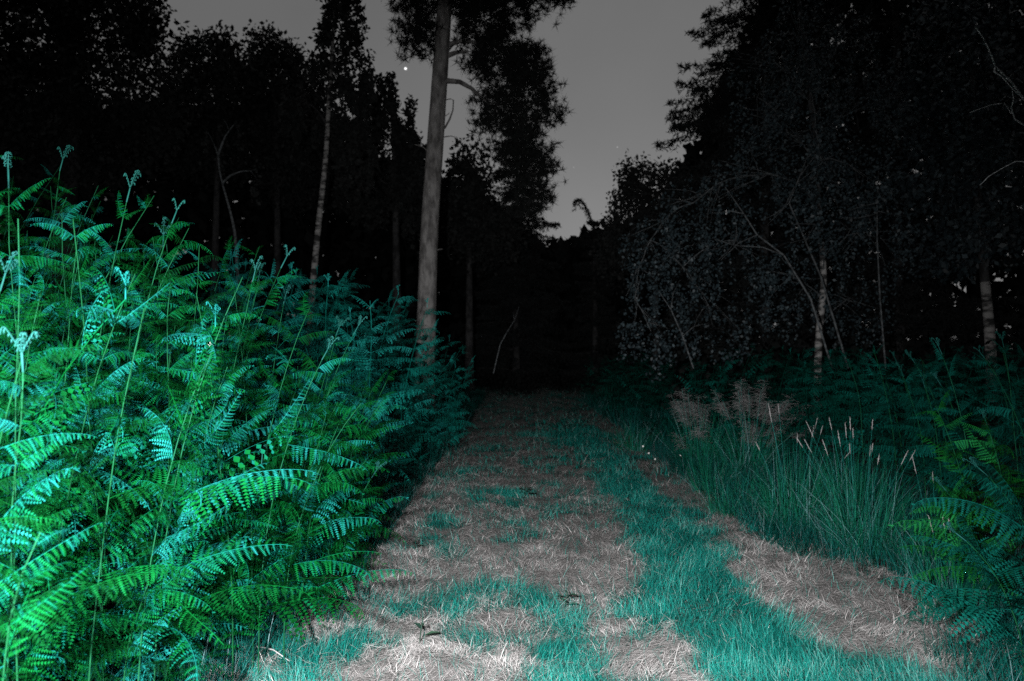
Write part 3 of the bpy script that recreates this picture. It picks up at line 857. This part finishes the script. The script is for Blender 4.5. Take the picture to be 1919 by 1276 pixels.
for pts_ in ([(838, 150), (862, 152), (885, 165), (905, 185), (925, 196)], [(840, 82), (860, 76), (885, 76), (905, 85)], [(840, 102), (858, 96), (878, 95)]):
    g = Geo(); g.tube(np.array([at(px, py, Zp - .05 * i) for i, (px, py) in enumerate(pts_)]), np.linspace(0.055, 0.022, len(pts_)), 6); g.build("branch", M_PINE_BARK, pine, True)
for pts_, r in (([(833, 240), (843, 222), (849, 205), (850, 186)], .022), ([(834, 186), (845, 184), (850, 187)], .012), ([(833, 218), (843, 210)], .010), ([(832, 256), (845, 254), (858, 257)], .012), ([(803, 283), (792, 274), (777, 270)], .012), ([(820, 468), (830, 466)], .012)):
    g = Geo(); g.tube(np.array([at(px, py, Zp - .1) for px, py in pts_]), np.linspace(r, r * .5, len(pts_)), 5); tag(g.build("dead_branch", M_PINE_BARK, pine, True), "bare broken stub on the pine trunk")

# silver birch with leaning white trunk
Zb = 18.0
tree("birch_tree", "slender silver birch with leaning white trunk left of the tall pine",
     [(580, 620, Zb), (590, 490, Zb), (600, 390, Zb), (612, 290, Zb), (616, 180, Zb), (624, 60, Zb), (632, -60, Zb), (640, -200, Zb)], 0.085, 0.025,
     [(645, 15, 45, 32, Zb), (640, 60, 46, 36, Zb), (655, 110, 48, 42, Zb), (600, 95, 24, 26, Zb), (655, 165, 42, 38, Zb), (690, 140, 16, 30, Zb), (640, -40, 40, 40, Zb), (640, 230, 55, 40, Zb + .8), (670, 280, 45, 45, Zb + 1), (560, 190, 36, 50, Zb + 1)],
     'birch', 62, M_LEAF, M_BIRCH_BARK, leaf=0.12, per=34, clump=0.24, k=5.5, twig_mat=M_DARK_BARK)
# second pale stem leaning beside it
tree("birch_sapling", "thin forked sapling with pale stems between the big left tree and the birch",
     [(452, 620, 17), (445, 520, 17), (442, 440, 17), (430, 390, 17), (412, 330, 17), (408, 290, 17)], 0.05, 0.012,
     [(400, 270, 30, 30, 17), (470, 320, 26, 30, 17), (440, 230, 30, 30, 17.2)], 'birch', 63, M_LEAF, M_TWIG, leaf=0.09, per=12, clump=0.25, k=2.0)
# big broadleaf at far left
tree("oak_tree", "huge dark broadleaf tree filling the upper left corner",
     [(120, 640, 20), (120, 450, 20), (130, 250, 20), (120, 60, 20), (110, -200, 20)], 0.38, 0.15,
     [(60, 60, 130, 100, 20), (190, 30, 110, 80, 20), (270, 60, 55, 45, 20), (300, 115, 38, 38, 20), (250, 20, 40, 40, 20), (40, 190, 130, 90, 20), (200, 170, 110, 80, 20), (290, 220, 60, 60, 20.5), (120, 280, 160, 70, 20), (60, 350, 130, 50, 20.5), (-80, 100, 120, 140, 20), (120, -80, 180, 90, 20), (30, -30, 120, 60, 19.5)],
     'broad', 64, M_LEAF, M_DARK_BARK, leaf=0.14, per=58, clump=0.38, k=5.0, limb_r=.07)
# row of mid broadleaf trees making the skyline behind the birch
for (lab, tr, bl, sd) in (
    ("dark rounded tree beside the huge left one, lower than it", [(400, 640, 26), (405, 400, 26), (410, 200, 26), (410, 90, 26)],
     [(400, 105, 52, 40, 26), (360, 120, 40, 45, 26), (420, 80, 24, 20, 26), (380, 190, 70, 60, 26), (440, 160, 45, 60, 26), (400, 280, 80, 60, 26.5), (340, 260, 50, 60, 26), (350, 200, 45, 50, 26)], 65),
    ("dark square-topped tree just left of the white-trunked birch", [(520, 640, 27), (520, 400, 27), (515, 200, 27), (512, 90, 27)],
     [(485, 85, 32, 30, 27), (520, 95, 30, 34, 27), (545, 110, 26, 30, 27), (510, 160, 60, 50, 27), (570, 150, 40, 38, 27), (520, 240, 70, 60, 27.5), (590, 230, 50, 70, 27), (470, 150, 40, 60, 27), (560, 330, 80, 60, 27)], 66),
    ("drooping tree with feathery top between birch and pine", [(745, 640, 24), (742, 400, 24), (738, 250, 24), (728, 150, 24)],
     [(725, 140, 18, 16, 24), (722, 165, 28, 26, 24), (745, 190, 30, 26, 24), (700, 200, 30, 40, 24), (760, 225, 26, 26, 24), (720, 250, 60, 40, 24), (775, 270, 28, 38, 24), (700, 330, 80, 60, 24.5), (770, 350, 40, 70, 24)], 67),
    ("dark bushy tree close behind the right side of the pine trunk", [(880, 640, 25), (880, 450, 25), (878, 330, 25)],
     [(880, 300, 34, 28, 25), (855, 330, 30, 30, 25), (905, 330, 34, 34, 25), (880, 380, 55, 45, 25), (850, 420, 60, 60, 25), (920, 440, 60, 60, 25)], 68)):
    tree("broadleaf_tree", lab, tr, 0.16, 0.04, bl, 'broad' if sd != 67 else 'birch', sd, M_LEAF, M_DARK_BARK, leaf=0.15, per=48, clump=0.34, k=5.4, limb_r=.04)

# dark conifers where the track vanishes
spruce("dark ragged conifer right of the pine with long drooping lower boughs", 0.15, 30, 10.8, 2.5, 71, low=0.06, dens=1.3, droop=.7)
spruce("dark conifer with arched nodding top beside the track's vanishing end", 3.1, 30, 6.2, 1.5, 72, low=0.04, leader=[at(1118, 450, 30), at(1112, 420, 30), at(1103, 395, 30), at(1094, 378, 30), at(1085, 372, 30), at(1078, 376, 30), at(1075, 386, 30)], dens=1.1, droop=.6)
# right-hand trees
tree("broadleaf_tree", "low dark tree with spiky top bordering the sky gap on the right", [(1230, 640, 22), (1228, 500, 22), (1225, 380, 22)], 0.12, 0.03,
     [(1175, 325, 26, 22, 22), (1215, 335, 36, 28, 22), (1255, 340, 36, 36, 22), (1190, 380, 44, 38, 22), (1240, 390, 50, 50, 22), (1180, 440, 50, 50, 22.4), (1250, 470, 70, 60, 22.4), (1150, 480, 30, 50, 22)], 'broad', 73, M_LEAF, M_DARK_BARK, leaf=0.11, per=46, clump=0.27, k=5.5, limb_r=.03)
spruce("tall dark spruce forming the right side of the sky gap", 5.85, 18.5, 14.5, 3.35, 74, low=0.12, dens=1.25, droop=.45, tier=.38)
spruce("dark spruce filling the upper right behind the birches", 9.4, 19.5, 17.0, 3.8, 75, low=0.10, dens=1.0, droop=.45, tier=.42)
tree("oak_tree", "dark tree with pale lower trunk at the right edge of the wood", [(1858, 660, 14), (1850, 560, 14), (1842, 480, 14), (1830, 300, 14), (1825, 100, 14)], 0.10, 0.05,
     [(1800, 80, 110, 90, 14.5), (1880, 30, 90, 80, 14), (1740, 190, 90, 80, 15), (1850, 230, 100, 80, 14.5), (1760, 330, 90, 80, 15), (1880, 400, 80, 80, 15), (1780, 460, 80, 60, 15.3), (1950, 200, 90, 180, 14), (1835, 330, 60, 90, 13.2), (1830, 150, 60, 90, 13.2), (1845, 440, 50, 40, 13.2)],
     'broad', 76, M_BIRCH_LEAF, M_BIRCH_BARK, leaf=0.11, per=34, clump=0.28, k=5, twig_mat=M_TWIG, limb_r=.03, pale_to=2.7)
Zr = 12.6
tree("birch_tree", "birch with blotched white lower trunk and hanging twigs right of the track",
     [(1532, 700, Zr), (1536, 600, Zr), (1548, 530, Zr), (1538, 440, Zr), (1535, 330, Zr), (1520, 180, Zr), (1500, 20, Zr), (1490, -120, Zr)], 0.068, 0.025,
     [(1400, 330, 90, 70, Zr), (1300, 380, 80, 70, Zr), (1220, 450, 60, 60, Zr + .3), (1190, 560, 50, 70, Zr + .4), (1280, 500, 80, 80, Zr), (1380, 450, 90, 70, Zr - .4), (1480, 250, 110, 80, Zr), (1420, 180, 70, 70, Zr), (1560, 330, 100, 80, Zr), (1620, 200, 90, 90, Zr), (1460, 120, 90, 80, Zr), (1580, 80, 100, 80, Zr), (1640, 430, 90, 90, Zr), (1480, 520, 80, 70, Zr), (1340, 590, 80, 50, Zr + .3), (1600, 560, 70, 60, Zr + .6), (1220, 620, 50, 40, Zr), (1530, 420, 60, 70, Zr - 1.0), (1540, 300, 70, 80, Zr - 1.0), (1520, 170, 70, 80, Zr - 1.1), (1500, 50, 80, 70, Zr - 1.0), (1620, 330, 60, 60, Zr - .8)],
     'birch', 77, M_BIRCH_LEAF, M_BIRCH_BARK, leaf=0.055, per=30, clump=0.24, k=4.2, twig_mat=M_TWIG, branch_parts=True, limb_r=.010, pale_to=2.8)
# stems and twigs that catch the flash in the birch thicket
rgw = np.random.default_rng(9)
def sapling(label, main, r, twigs_, Z, mat, name="bare_sapling"):
    P = np.array([at(px, py, Z + .1 * i) for i, (px, py) in enumerate(main)])
    root = empty(name, P[0]); tag(root, label, "sapling")
    g = Geo(); g.tube(P, np.linspace(r, r * .4, len(P)), 5); g.build("stem", mat, root, True)
    for tw in twigs_:
        g = Geo(); g.tube(np.array([at(px, py, Z + .05 * i) for i, (px, py) in enumerate(tw)]), np.linspace(r * .5, r * .2, len(tw)), 4); g.build("twig", mat, root, True)
    return root
sapling("leaning bare stem crossing the lower left of the birch thicket", [(1300, 690), (1280, 630), (1258, 580), (1235, 545)], .012, [[(1258, 580), (1262, 550), (1275, 525)], [(1280, 630), (1300, 612), (1330, 605)]], 11.5, M_TWIG)
sapling("forked pale branch slanting up left across the birch thicket", [(1560, 690), (1520, 560), (1470, 478), (1420, 440), (1395, 400), (1360, 350)], .016,
        [[(1470, 478), (1430, 463), (1380, 460), (1340, 448)], [(1420, 440), (1385, 455), (1352, 487)], [(1395, 400), (1370, 395), (1335, 400)]], 11.0, M_TWIG)
sapling("bundle of pale upright twigs high in the birch thicket", [(1590, 690), (1540, 520), (1480, 380), (1500, 330), (1518, 285), (1530, 245)], .016,
        [[(1480, 380), (1455, 400), (1430, 412)], [(1490, 350), (1470, 390), (1440, 420)], [(1500, 330), (1530, 290), (1545, 240)], [(1510, 300), (1540, 270), (1535, 250)]], 11.8, M_TWIG)
sapling("crooked grey twig spray beside the birch trunk's fork", [(1660, 690), (1650, 560), (1645, 450), (1645, 380), (1648, 320)], .014,
        [[(1645, 380), (1620, 385), (1590, 395)], [(1645, 400), (1610, 408), (1575, 408)], [(1648, 360), (1658, 378)], [(1645, 395), (1665, 400), (1700, 405)]], 11.6, M_TWIG)
sapling("single thin bent stem catching light in the black centre", [(925, 700), (938, 645), (952, 620), (965, 600), (973, 575)], .010, [[(965, 600), (962, 585)]], 15, M_TWIG)
# dead tree just past the right frame edge, its bleached limbs reaching in
Zd = 6.8
dr = empty("dead_tree", (at(2080, 800, Zd)[0], Zd, float(hgt(5.0, Zd)))); tag(dr, "bleached bare limbs of a dead tree reaching in from the right frame edge", "tree")
g = Geo(); g.tube(np.array([[dr.location.x, Zd, -.05], at(2075, 600, Zd), at(2060, 400, Zd), at(2030, 260, Zd), at(1985, 245, Zd)]), [.07, .05, .04, .028, .02], 8); g.build("trunk", M_PALE_TWIG, dr, True)
for pts_, r in (([(1990, 245), (1919, 182), (1900, 155), (1868, 123), (1858, 95), (1843, 65), (1830, 48)], .011), ([(1868, 123), (1866, 133), (1880, 142), (1900, 165), (1919, 183)], .007), ([(2000, 262), (1919, 232), (1904, 222), (1898, 200), (1903, 185), (1900, 170)], .009), ([(1898, 212), (1885, 192), (1862, 195), (1838, 203), (1820, 210)], .004),
                ([(2060, 380), (1919, 302), (1905, 302), (1880, 315), (1855, 330), (1838, 347)], .006), ([(1903, 185), (1888, 178), (1880, 186)], .003), ([(1858, 95), (1850, 82), (1835, 78)], .003), ([(1893, 145), (1905, 132)], .003)):
    g = Geo(); g.tube(np.array([at(px, py, Zd - .06 * i) for i, (px, py) in enumerate(pts_)]), np.linspace(r, r * .35, len(pts_)), 5); g.build("branch", M_PALE_TWIG, dr, True)

# ------------------------------------------------------------------ far wood, one dark mass
rgf = np.random.default_rng(88)
prof_x = [-700, -300, 0, 300, 560, 700, 800, 900, 980, 1030, 1060, 1150, 1250, 1400, 1600, 1900, 2300, 2700]
prof_y = [0, 60, 150, 210, 180, 270, 320, 390, 440, 475, 470, 430, 390, 60, -160, -200, -200, -200]
g = Geo()
n = 105000
Zw = rgf.uniform(33, 44, n); px = rgf.uniform(-700, 2700, n)
top = np.interp(px, prof_x, prof_y) + 40 * (vnoise(px, Zw, 60, 91) - 0.5) * 2
ht = CAM_H + (HORIZON - top) * Zw / FPX
zz = ht * rgf.random(n) ** 0.9
C = np.stack([(px - 960) * Zw / FPX, Zw, zz], -1)
leaf_clumps(g, C, 0.25, 1, 0.6, rgf, tone=(0, 1))
for i in range(70):
    x = rgf.uniform(-38, 40); y = rgf.uniform(33, 43)
    if -9 < x < 9: continue
    g.tube(np.array([[x, y, 0], [x + .2, y, 4], [x + rgf.normal() * .3, y, 8]]), [.2, .15, .08], 6, 0.6)
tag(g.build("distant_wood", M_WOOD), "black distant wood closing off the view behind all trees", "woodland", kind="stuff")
# unseen wood beside and behind the viewer, added to cut ambient sky light
g = Geo()
n = 15000
th = rgf.uniform(R(50), R(310), n); rad = rgf.uniform(8, 17, n)
C = np.stack([np.sin(th) * rad, np.cos(th) * rad, 2 + 13 * rgf.random(n)], -1)
C = C[np.abs(C[:, 0] - 0.5) > 2.6]
leaf_clumps(g, C, 0.4, 1, 1.1, rgf, tone=(0, 1))
for i in range(40):
    t_, r_ = rgf.uniform(R(55), R(305)), rgf.uniform(8, 16)
    x, y = math.sin(t_) * r_, math.cos(t_) * r_
    if abs(x - .5) < 2.6: continue
    g.tube(np.array([[x, y, 0], [x + .2, y, 5], [x + rgf.normal() * .3, y, 12]]), [.22, .17, .08], 6, 0.6)
tag(g.build("sky_shading_wood", M_WOOD), "unseen wood added on both sides and behind the viewer to shade off sky light", "woodland", kind="stuff")
# brambly undergrowth between the bracken and the trees
g = Geo()
n = 1500
x = np.concatenate([rgf.uniform(-14, -1.6, n), rgf.uniform(2.9, 16, n)]); y = rgf.uniform(13.5, 31, 2 * n)
keep = np.abs(x) < 0.75 * y + 2
x, y = x[keep], y[keep]
C = np.stack([x, y, rgf.random(len(x)) * np.where(x < 0, 1.5, 1.6)], -1)
leaf_clumps(g, C, 0.35, 9, 0.16, rgf, tone=(0, 1))
n = 420
C = np.stack([rgf.uniform(-1.6, 2.9, n), 23 + 10 * rgf.random(n) ** .6, 0.05 + .35 * rgf.random(n)], -1)
leaf_clumps(g, C, 0.3, 9, 0.12, rgf, tone=(0, 1))
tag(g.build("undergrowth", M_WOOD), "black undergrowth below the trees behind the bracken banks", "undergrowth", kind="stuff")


# ------------------------------------------------------------------ grass tussocks on the right verge
def tussock(x, y, h, n, label, seed, seeds=0, spread=0.45, plume=False, lean_az=None, name="grass_tussock", tilt=0.0):
    rg = np.random.default_rng(seed)
    z = float(hgt(x, y)) - .01
    root = empty(name, (x, y, z)); tag(root, label, "grass tussock", "tall grass tussocks on the right verge")
    g = Geo()
    az = rg.uniform(0, 6.283, n); rr = 0.20 * np.sqrt(rg.random(n))
    P = np.stack([x + rr * np.cos(az), y + rr * np.sin(az), np.full(n, z)], -1)
    tone = np.clip(0.45 + 0.22 * rg.normal(size=n), 0, .95); tone[rg.random(n) < .07] = 1
    blades(g, P, h * rg.uniform(.3, 1.0, n), .0038 * rg.uniform(.7, 1.3, n) * (y / 5.6) ** .7, spread * np.abs(rg.normal(size=n)) * .8, az + rg.normal(size=n) * .9, rg.random(n) ** 2 * 1.6, tone, 4)
    g.build("blade_clump", M_TUSS, root)
    for i in range(seeds):
        a = rg.uniform(0, 6.283); le = spread * .6 * abs(rg.normal()) + .03
        hh = h * (rg.uniform(.62, 1.15) if plume else rg.uniform(.85, 1.18))
        s = np.linspace(0, 1, 7)
        hx = hh * np.sin(le) * s ** 1.3 + tilt * s * hh
        q = np.stack([x + .04 * math.cos(a) + hx * math.cos(a) * (1 if not tilt else .4) - tilt * s * hh, y + .04 * math.sin(a) + hx * math.sin(a) * .6, z + hh * math.cos(le) * s], -1)
        gs_ = Geo(); gs_.tube(q, np.linspace(.0017, .0012, 7) * (y / 5.6), 3, .8); st = gs_.build("stalk", M_TUSS, root)
        gh = Geo()
        d = q[-1] - q[-2]; d /= np.linalg.norm(d)
        if plume:
            for j in range(110):
                b = q[-1] - d * .24 * rg.random() ** .7; e = b + rg.normal(size=3) * np.array([.05, .05, .012]) + d * .03 - np.array([0, 0, .05]) * rg.random()
                gh.tube(np.array([b, (b + e) / 2 + [0, 0, .012], e]), [.0006, .0006, .0011], 3, rg.uniform(.0, .6))
        else:
            L = rg.uniform(.06, .13)
            u = np.linspace(0, 1, 7)
            gh.tube(q[-1] + d * (u * L - .01)[:, None], (.0014 * np.sin(u * 2.7 + .25) + .0005), 6, rg.uniform(.5, 1))
            for j in range(26):
                b = q[-1] + d * rg.random() * L * .9; e = b + d * .008 + rg.normal(size=3) * .004
                gh.tube(np.array([b, e]), [.0016, .0004], 3, rg.uniform(.3, 1))
        gh.build("seed_head", M_SEED, root).parent = st
    return root


tussock(2.50, 5.75, .80, 520, "bright green fan-shaped grass tussock with many pale seed spikes on top", 201, seeds=16, spread=.42)
tussock(2.28, 6.5, .82, 420, "grass tussock with a small bunch of leaning pale seed spikes left of the fan-shaped one", 202, seeds=9, spread=.35)
tussock(2.62, 8.9, .98, 420, "grass tussock carrying a wide feathery pinkish plume below the birch", 203, seeds=26, spread=.75, plume=True)
tussock(2.25, 9.6, .95, 320, "grass tussock with thin grey plumes leaning left over the verge", 204, seeds=14, spread=.6, plume=True, tilt=.12)
tussock(2.05, 8.2, .60, 320, "low dark grass tussock below the feathery plumes", 205, spread=.6)
tussock(2.85, 6.9, .75, 320, "dark grass tussock against the right bracken bank", 206, spread=.5)
tussock(2.72, 5.1, .62, 360, "teal grass tussock between the fan-shaped one and the right ferns", 207, seeds=2, spread=.6)
tussock(1.98, 7.2, .48, 300, "short sprawling grass tussock at the right edge of the straw strip", 208, spread=.7)
tussock(2.45, 4.4, .50, 360, "teal grass tussock with two pale spikes in front of the right ferns", 209, seeds=3, spread=.6)
tussock(1.75, 11.6, .55, 260, "pale wispy grass tussock at the track edge beyond the straw strip", 210, spread=.6)

# ------------------------------------------------------------------ small things
def flower(x, y, z, r, label, seed, petals=5, face=(0.2, -1, 0.35)):
    rg = np.random.default_rng(seed)
    root = empty("pale_flower", (x, y, z)); tag(root, label, "flower")
    f = np.array(face); f = f / np.linalg.norm(f)
    u = np.cross(f, [0, 0, 1.0]); u /= np.linalg.norm(u); v = np.cross(u, f)
    for k in range(petals):
        a = k * 6.283 / petals + rg.uniform(-.2, .2)
        d = u * math.cos(a) + v * math.sin(a); s = np.cross(f, d)
        L = r * rg.uniform(.8, 1.1); g = Geo(); c = np.array([x, y, z])
        g.add(np.array([c, c + d * L * .45 + s * L * .34 + f * L * .2, c + d * L + s * L * .16 + f * L * .1, c + d * L - s * L * .16 + f * L * .12, c + d * L * .45 - s * L * .34 + f * L * .22]), [(0, 1, 2), (0, 2, 3), (0, 3, 4)], rg.random())
        g.build("petal", M_PETAL, root)
    g = Geo(); g.tube(np.array([[x, y, z], [x + .01, y + .02, z - .15], [x + .02, y + .03, z - .5]]), .0015, 3, .4); g.build("stalk", M_STEM, root)


p = at(395, 645, 3.15); flower(*p, .010, "pinkish white blossom glowing among the bright bracken", 1)
for i, (px, py, lab) in enumerate(((1205, 836, "white flower topmost of the tiny dots in dark grass right of the track"), (1216, 849, "middle white flower of the tiny dots in dark grass right of the track"), (1228, 860, "lowest white flower of the tiny dots in dark grass right of the track"), (1275, 853, "lone tiny white flower to the right of the dots in dark grass"))):
    p = at(px, py, 9.4); flower(*p, .011, lab, 10 + i)
p = at(790, 793, 9.8); flower(*p, .016, "tiny white flower low against the dim teal bracken bank", 20)


def weed(x, y, h, label, seed, mat=M_WEED, leaves=7):
    rg = np.random.default_rng(seed); z = float(hgt(x, y))
    root = empty("weed_seedling", (x, y, z)); tag(root, label, "weed")
    g = Geo(); g.tube(np.array([[x, y, z], [x + .01, y, z + h * .5], [x + .02, y, z + h]]), .003, 4); g.build("stem", mat, root)
    for k in range(leaves):
        a = k * 2.4 + rg.uniform(-.3, .3); zz = z + h * (.35 + .65 * k / leaves); L = h * rg.uniform(.5, .9) * (1 - .4 * k / leaves)
        d = np.array([math.cos(a), math.sin(a), .35]); s = np.array([-math.sin(a), math.cos(a), 0]); c = np.array([x + .015, y, zz])
        w = L * .14
        g = Geo(); g.add(np.array([c, c + d * L * .5 + s * w, c + d * L - np.array([0, 0, .25 * L]), c + d * L * .5 - s * w]), [(0, 1, 2), (0, 2, 3)], rg.random()); g.build("leaf", mat, root)


weed(0.12, 7.85, .13, "dark leafy seedling with spread leaves in the middle of the straw track", 1)
weed(0.30, 4.62, .12, "dark reddish seedling standing in the green centre patch", 2)
weed(-0.72, 5.9, .11, "small dark upright sprig in straw near the left bracken", 3, leaves=4)
weed(-0.47, 4.05, .15, "thin dark sprig standing in the pale straw in the foreground", 4, leaves=3)
# dead stalks lying against the foot of the left bank
for i, (a, b, lab) in enumerate((((470, 1262, 3.65), (620, 1085, 4.9), "dark dead stalk lying at a slant on the straw below the left bank"), ((478, 1190, 3.9), (545, 1262, 3.7), "pale dry stalk lying toward the camera at the left bank's foot"))):
    A, B = at(*a), at(*b); A[2] = float(hgt(A[0], A[1])) + .03; B[2] = float(hgt(B[0], B[1])) + .04
    g = Geo(); g.tube(np.array([A, (A + B) / 2 + [0.01, 0, .015], B]), [.004, .0035, .002], 5, .3 if i == 0 else 1.0)
    tag(g.build("dead_stalk", M_WEED if i == 0 else M_SEED), lab, "stalk")
